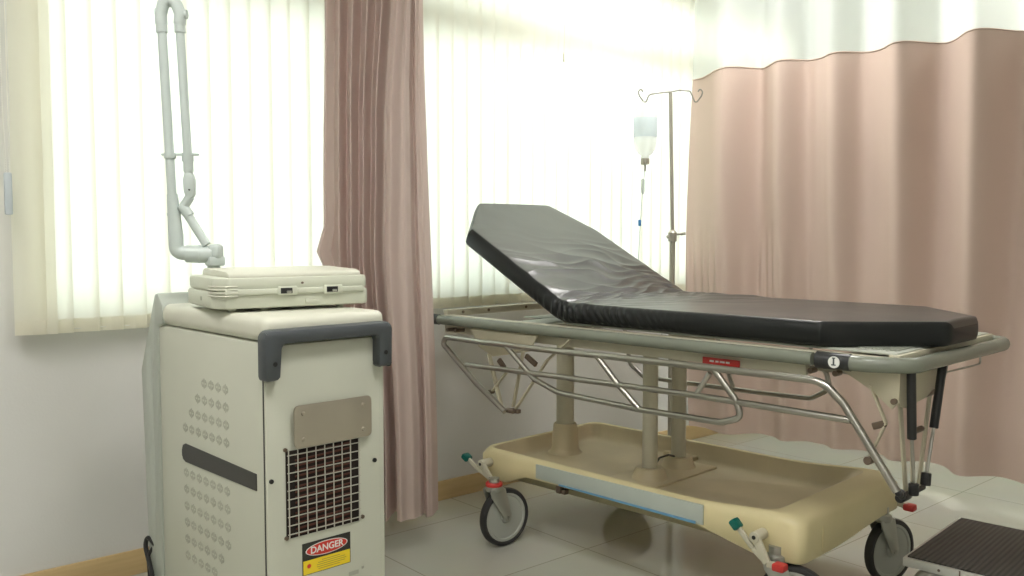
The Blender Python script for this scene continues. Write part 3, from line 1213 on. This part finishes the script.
# folding side guards
def guard(x, near=True):
    r = .0105
    b = MB()
    zt_ = .762
    # top rail bending down at the foot end and at the head end
    top = fillet([(x, .345, .520), (x, .50, .605), (x, .690, .735), (x, .672, .762), (x, .30, .760), (x, -.46, .770), (x, -.845, .772), (x, -.905, .720), (x, -1.045, .520)], [0, .03, .02, .02, .1, .1, .09, .05, 0], 8)
    b.tube(top, r, n=12)
    b.tube([(x, .555, .668), (x, .10, .676), (x, -.46, .684), (x, -.925, .680)], r * .92, n=12)
    low = fillet([(x, .345, .762), (x, .200, .655), (x, .085, .622), (x, -.255, .613), (x, -.545, .617), (x, -.612, .640), (x, -.590, .690), (x, -.520, .765)], [0, .08, .06, .2, .05, .025, .05, 0], 8)
    b.tube(low, r * .92, n=12)
    b.tube([(x, -.085, .760), (x, -.170, .680), (x, -.255, .613)], r * .9, n=12)
    if near:
        b.tube([(x, -.505, .755), (x, -.462, .690)], r * .75, n=10)
    g = b.done('side_guard', 'steel', s)
    xs = x + (.03 if near else -.03)
    # head linkage under the rail
    b = MB()
    b.prism([(.575, .800), (.53, .735), (.450, .705), (.260, .742), (.225, .800)], (xs + .012, 0, 0), (0, 1, 0), (0, 0, 1), (1, 0, 0), .006, .001)
    b.bar((xs, .462, .715), (xs, .395, .527), .006, .017, .001, up=(1, 0, 0))
    b.bar((xs, .365, .660), (xs, .452, .570), .006, .013, .001, up=(1, 0, 0))
    b.bar((xs, .283, .740), (xs, .334, .535), .006, .014, .001, up=(1, 0, 0))
    b.bar((xs, .062, .800), (xs, .165, .722), .006, .013, .001, up=(1, 0, 0))
    b.bar((xs, .165, .722), (xs, .322, .527), .006, .013, .001, up=(1, 0, 0))
    b.done('guard_linkage', 'creamd', g)
    b = MB()
    b.bar((xs - .004, .405, .700), (xs - .004, .375, .672), .012, .018, .002)
    b.bar((xs - .004, .265, .728), (xs - .004, .215, .700), .012, .018, .002)
    b.cyl((xs - .012, .448, .575), (xs + .01, .448, .575), .008, n=12)
    b.box((xs - .01, .335, .522), (.03, .05, .014), .004)
    b.box((xs + .0, .322, .522), (.02, .04, .016), .004)
    b.split('hinge_block', 'bracket', g)
    return g


guard(-.392, True)
# far guard, folded a little lower
x = .44
b = MB()
b.tube(fillet([(x, .45, .70), (x, .43, .60), (x, .36, .553), (x, .20, .55), (x, -.20, .553), (x, -.40, .558), (x, -.47, .60), (x, -.46, .655), (x, -.40, .72)], .05, 8), .0095, n=12)
b.tube(fillet([(x, .60, .66), (x, .64, .745), (x, .55, .755), (x, -.60, .760), (x, -.80, .755), (x, -.85, .68)], .04, 8), .0105, n=12)
b.tube([(x, .55, .668), (x, -.80, .672)], .0095, n=12)
b.tube([(x, .60, .66), (x, .55, .668)], .0095, n=12)
b.tube([(x, -.85, .68), (x, -.80, .672)], .0095, n=12)
b.tube([(x, .0, .757), (x, -.08, .553)], .009, n=12)
b.bar((x - .02, .45, .80), (x, .45, .69), .006, .02, .001)
b.bar((x - .02, -.40, .80), (x, -.40, .70), .006, .02, .001)
b.done('side_guard', 'steel', s)

# foot end mechanism
b = MB()
b.prism([(-.79, .806), (-.86, .792), (-.94, .748), (-.992, .706), (-1.010, .725), (-1.012, .806)], (-.305, 0, 0), (0, 1, 0), (0, 0, 1), (1, 0, 0), .005, .001)
b.prism([(-.305, .806), (-.300, .715), (-.260, .705), (-.130, .715), (-.02, .748), (.04, .806)], (0, -1.008, 0), (1, 0, 0), (0, 0, 1), (0, 1, 0), .005, .001)
b.box((-.09, -.90, .808), (.44, .24, .010), .002)
mc = b.done('foot_bracket', 'creamd', s)
b = MB()
for (p, q) in (((-.277, -1.0, .735), (-.220, -1.0, .470)), ((-.069, -1.0, .728), (-.136, -1.0, .466))):
    b.bar(p, q, .006, .022, .002, up=(1, 0, 0))
for p, q in (((-.935, .762), (-.978, .668)), ((-.978, .668), (-.952, .606)), ((-.952, .606), (-.938, .566))):
    b.bar((-.305, *p), (-.305, *q), .006, .016, .002, up=(1, 0, 0))
b.bar((-.11, -.97, .60), (-.175, -1.0, .485), .006, .014, .001, up=(1, 0, 0))
b.split('support_arm', 'creamd', mc)
b = MB()
for (x_, z_) in ((-.277, .728), (-.069, .720), (-.15, .630)):
    b.cyl((x_ - .04, -1.0, z_), (x_ + .026, -1.0, z_), .008, n=12)
b.bar((-.308, -.978, .668), (-.308, -.945, .655), .010, .018, .003)
b.cyl((-.325, -.94, .566), (-.280, -.94, .566), .011, n=12)
b.split('hinge_pin', 'bracket', mc)
for (a0, a1, a2) in (((-.284, .806), (-.268, .629), (-.245, .500)), ((-.066, .806), (-.120, .635), (-.164, .510))):
    y_ = -1.03
    c = MB().cyl((a0[0], y_, a0[1]), (a1[0], y_, a1[1]), .0115, n=16, bev=.002).done('gas_spring', 'black', s)
    MB().cyl((a1[0], y_, a1[1]), (a2[0], y_, a2[1]), .0045, n=12).done('piston_rod', 'steel', c)
b = MB()
b.cyl((-.262, -1.0, .466), (-.205, -1.0, .466), .013, n=14, bev=.003)
b.cyl((-.185, -1.0, .466), (-.105, -1.0, .466), .009, n=14)
b.cyl((-.247, -1.03, .478), (-.247, -1.03, .510), .013, n=14, bev=.003)
b.cyl((-.168, -1.03, .488), (-.162, -1.03, .522), .013, n=14, bev=.003)
b.cyl((-.388, -1.046, .518), (-.255, -1.005, .470), .009, n=14, bev=.002)
b.cyl((-.320, -1.025, .497), (-.300, -1.02, .489), .012, n=14, bev=.002)
b.done('pivot_shaft', 'black', mc)
b = MB()
b.tube(fillet([(-.04, -1.0, .62), (.045, -1.0, .785), (.07, -.99, .80)], .03, 4), .006, n=10)
b.tube(fillet([(-.03, -1.03, .777), (.234, -1.03, .772), (.234, -1.03, .797)], .01, 3), .003, n=8)
b.done('release_wire', 'zinc', mc)
# red label on the near beam
rl = MB().box((-.3255, -.500, .780), (.004, .125, .020), .001).done('red_label', 'redp', s)
b = MB()
for k, L in enumerate((.014, .010, .016, .012)):
    b.box((-.3280, -.470 - k * .018, .780), (.001, L, .005))
b.done('label_print', 'white', rl)
b = MB()
b.cyl((-.33, -.78, .785), (-.30, -.78, .785), .008, n=12)
b.cyl((-.33, -.85, .785), (-.30, -.85, .785), .008, n=12)
b.cyl((-.33, -.40, .76), (-.31, -.40, .76), .007, n=12)
b.cyl((-.33, -.63, .76), (-.31, -.63, .76), .007, n=12)
b.split('bolt', 'bracket', fr)

# ================================================================ mattress
mt = None
TH = .066
A_H = R(28.3)
MZ = .855        # underside
HY = .125        # hinge (local y)
S0, S1 = -1.185, .785      # arc-length range along the mattress (0 at the hinge)


def spine(q):
    """centre of the pad at arc length q -> y, z, tangent angle"""
    Rr = .16
    z0 = MZ + TH / 2
    arc = Rr * A_H
    if q < -arc / 2:
        return HY + q, z0, 0
    st = HY - arc / 2
    if q < arc / 2:
        a = (q + arc / 2) / Rr
        return st + Rr * math.sin(a), z0 + Rr * (1 - math.cos(a)), a
    y = st + Rr * math.sin(A_H)
    z = z0 + Rr * (1 - math.cos(A_H))
    e = q - arc / 2
    return y + e * math.cos(A_H), z + e * math.sin(A_H), A_H


def half(q):
    lo, hi = -.335, .405
    if q < -.935:
        t = (-.935 - q) / .25
        lo += t * .235
        hi -= t * .285
    if q > .545:
        t = (q - .545) / .23
        lo += t * .225
        hi -= t * .085
    return lo, hi


def rid(x):
    """ridged wave: sharp crests, soft valleys"""
    return 1 - abs(math.sin(x)) ** .9


def wrinkle(q, x):
    """height of the creases on the top skin"""
    n1 = noise.noise(Vector((q * 3.0, x * 3.0, 0)))
    n2 = noise.noise(Vector((q * 7 + 5, x * 5, 2)))
    n3 = noise.noise(Vector((q * 4 + 9, x * 3, 6)))
    near = smooth(.42, -.33, x)
    h = 0
    # deep puckers in the fold of the hinge
    g = math.exp(-((q + .03) / .13) ** 2)
    h += .013 * g * rid((q + .34 * x + .07 * n1) * 30 + 1.6 * n2) * (.55 + .45 * near)
    h += .006 * g * rid((q - .18 * x + .05 * n2) * 52 + 2 * n1)
    # long shallow creases running up the backrest
    g2 = math.exp(-((q - .20) / .17) ** 2)
    h += .0085 * g2 * (.5 + n3) * rid((q + .42 * x + .10 * n1) * 26 + 1.0)
    h += .0050 * g2 * rid((q + .15 * x + .10 * n2) * 38)
    # creases on the flat just past the hinge, far side
    g3 = math.exp(-((q + .24) / .17) ** 2)
    h += .0085 * g3 * smooth(-.30, .25, x) * rid((q * .8 + .75 * x + .07 * n1) * 24)
    h += .0045 * g3 * rid((q + .5 * x + .05 * n2) * 40) * (.5 + n3)
    h += .0035 * noise.noise(Vector((q * 2.2, x * 2.2, 7)))
    return h


NQ, NS = 620, 120
b = MB()
ringsM = []
for i in range(NQ + 1):
    q = S0 + (S1 - S0) * i / NQ
    # round the two ends
    e = min(q - S0, S1 - q)
    rnd = .016
    k = 1 if e > rnd else math.sqrt(max(0, 1 - (1 - e / rnd) ** 2))
    lo, hi = half(q)
    ins = (1 - k) * .016
    lo, hi = lo + ins, hi - ins
    hh = TH / 2 * (.45 + .55 * k)
    y, z, a = spine(q)
    T_ = Vector((0, math.cos(a), math.sin(a)))
    Nn = Vector((0, -math.sin(a), math.cos(a)))
    O = Vector((0, y, z))
    loop = []
    # top skin from near to far, then far side, bottom, near side
    rr = .006
    for j in range(NS + 1):
        u = j / NS
        x = lo + rr + (hi - lo - 2 * rr) * u
        wr = wrinkle(q, x)
        edge = smooth(0, .06, u) * smooth(1, .94, u)
        crown = .004 * math.sin(PI * u) ** .5
        loop.append(O + Vector((x, 0, 0)) + Nn * (hh + (wr * (.35 + .65 * edge) + crown) * k))

    def side(sgn, xe):
        out = []
        for j in range(1, 8):
            v = j / 8
            pleat = (math.exp(-((q - .0) / .10) ** 2) * .010 + math.exp(-((q + .24) / .20) ** 2) * .009) * .75 * rid((q + .03 * v) * 100 + 2.5 * noise.noise(Vector((q * 9, v, 3))))
            pleat += .0018 * noise.noise(Vector((q * 12, v * 2, 5)))
            bul = .006 * math.sin(PI * v)
            out.append(O + Vector((xe + sgn * (bul + pleat * math.sin(PI * v) ** .5), 0, 0)) + Nn * (hh * (1 - 2 * v) * .92))
        return out
    loop += side(1, hi)
    for j in range(9):
        u = j / 8
        loop.append(O + Vector((hi - rr - (hi - lo - 2 * rr) * u, 0, 0)) - Nn * hh)
    loop += side(-1, lo)[::-1]
    ringsM.append([b.bm.verts.new(p) for p in loop])
for A, B in zip(ringsM, ringsM[1:]):
    n = len(A)
    for i in range(n):
        f_ = b.bm.faces.new((A[i], A[(i + 1) % n], B[(i + 1) % n], B[i]))
        f_.material_index = 0 if i < NS else 1
for f_ in (b.bm.faces.new(ringsM[0][::-1]), b.bm.faces.new(ringsM[-1])):
    f_.material_index = 1
mt = b.done('mattress', 'vinyl', None, ang=70)
mt.data.materials.append(M['vinyl_side'])
mt.location = (SX, SY, 0)
mt.rotation_euler = (0, 0, SR)
tag(mt, 'black vinyl stretcher mattress with raised creased head section', 'mattress')

# ================================================================ drip stand, bottle
iv = thing('iv_stand', 'slim metal drip stand with two hooks behind the stretcher', 'drip stand', (3.345, 2.695, 0))
FX = Vector((.757, -.653, 0))
b = MB()
b.cyl((0, 0, .06), (0, 0, 1.16), .0135, n=18)
b.done('lower_pole', 'pole', iv)
b = MB()
b.cyl((0, 0, 1.15), (-.012, .012, 1.835), .0090, n=16)
b.done('upper_pole', 'pole', iv)
b = MB()
b.lathe([(.010, 1.12), (.020, 1.125), (.021, 1.165), (.014, 1.175), (.010, 1.178)], (0, 0, 0), n=18)
b.cyl((0, 0, 1.155), FX * .042 + Vector((0, 0, 1.16)), .0050, n=10)
b.cyl(FX * .038 + Vector((0, 0, 1.159)), FX * .062 + Vector((0, 0, 1.162)), .0075, n=10)
b.cyl(-FX * .028 + Vector((0, 0, 1.145)), Vector((0, 0, 1.15)), .008, n=10)
b.done('clamp_knob', 'pole', iv)
top = Vector((-.012, .012, 1.835))
b = MB()
for sg in (-1, 1):
    hook = [(0, 0), (.045, .002 + (0.006 if sg > 0 else -.006)), (.100, .004 if sg > 0 else -.012), (.112, -.02), (.124, -.050), (.136, -.050), (.158, -.022), (.165, -.002), (.158, .010), (.148, .012), (.142, .000)]
    b.tube(fillet([top + FX * sg * u * .93 + Vector((0, 0, v * .95)) for u, v in hook], .012, 4), .0034, n=8)
b.done('top_hooks', 'hook', iv)
b = MB()
for k in range(5):
    a = R(20 + 72 * k)
    d = Vector((math.cos(a), math.sin(a), 0))
    b.tube(fillet([(0, 0, .085), d * .05 + Vector((0, 0, .085)), d * .22 + Vector((0, 0, .055))], .02, 4), .010, n=10)
    b.lathe([(0, 0), (.010, .002), (.018, .010), (.020, .020), (.018, .030), (.008, .040), (.008, .052)], d * .22, n=12)
b.done('foot_base', 'pole', iv)

bt = thing('infusion_bottle', 'frosted plastic infusion bottle hanging upside down from the left hook of the drip stand', 'bottle',
           tuple(Vector((3.345, 2.695, 0)) + top - FX * .118 + Vector((0, 0, -.040))))
bt.scale = (1.30, 1.30, 1.28)
b = MB()
prof = [(.0, -.022), (.028, -.022), (.039, -.030), (.042, -.045), (.042, -.150), (.038, -.178), (.026, -.196), (.014, -.206), (.0135, -.222)]
b.lathe(prof[::-1], (0, 0, 0), n=32)
b.done('bottle_body', 'bottle', bt)
b = MB()
b.lathe([(.0425, -.065), (.0432, -.067), (.0432, -.135), (.0425, -.137)], (0, 0, 0), n=32)
b.done('printed_label', 'liquid', bt)
b = MB()
b.tube(fillet([(-.010, 0, -.022), (-.010, 0, .0), (0, 0, .006), (.010, 0, .0), (.010, 0, -.022)], .006, 4), .0015, n=6)
b.done('hanger_loop', 'white', bt)
b = MB()
b.lathe([(.015, -.215), (.016, -.218), (.016, -.236), (.012, -.238)], (0, 0, 0), n=20)
b.cyl((0, 0, -.236), (0, 0, -.262), .004, n=8)
b.done('cap', 'pole', bt)
b = MB()
lean = -.018
b.tube([FX * 0 + Vector((0, 0, -.26)), FX * lean * .4 + Vector((0, 0, -.32)), FX * lean + Vector((0, 0, -.50)), FX * lean * 1.2 + Vector((0, 0, -.60)), FX * (lean + .02) + Vector((0, 0, -.78)),
        FX * .06 + Vector((0, 0, -.90)), FX * .118 + Vector((0, 0, -.72)), FX * .122 + Vector((0, 0, -.70))], .0016, n=6)
b.lathe([(.003, 0), (.0065, -.005), (.0065, -.050), (.003, -.058)], FX * lean * .4 + Vector((0, 0, -.29)), n=12)
ln = b.done('drip_line', 'tubing', bt)
MB().box(tuple(FX * lean * 1.0 + Vector((0, 0, -.455))), (.010, .010, .024), .003).done('flow_clamp', 'capblue', ln)

# ================================================================ step stool
ss = thing('step_stool', 'low step stool with ribbed black mat and aluminium edge beside the stretcher foot', 'step stool', (2.49, 1.150, 0), R(5.2))
W_, D_, ZT = .50, .36, .225
b = MB()
b.box((W_ / 2, -D_ / 2, ZT - .018), (W_, D_, .026), .003)
b.done('platform', 'alu', ss)
b = MB()
b.box((W_ / 2, -D_ / 2, ZT - .003), (W_ - .020, D_ - .020, .005), .0015)
b.done('ribbed_mat', 'ribbed', ss)
b = MB()
for yy in (-.10, -.19, -.26):
    b.cyl((-.0015, yy, ZT - .018), (.002, yy, ZT - .018), .004, n=10)
b.box((-.001, -.155, ZT - .018), (.003, .003, .026))
b.split('edge_rivet', 'bracket', ss)
for xx in (.03, W_ - .03):
    b = MB()
    b.tube(fillet([(xx, -.02, .012), (xx, -.035, ZT - .045), (xx, -D_ + .035, ZT - .045), (xx, -D_ + .02, .012)], .035, 8), .011, n=12)
    lg = b.done('leg_frame', 'steel', ss)
    b = MB()
    for yy in (-.02, -D_ + .02):
        b.cyl((xx, yy, 0), (xx, yy, .03), .014, n=14, bev=.002)
    b.split('rubber_foot', 'black', lg)
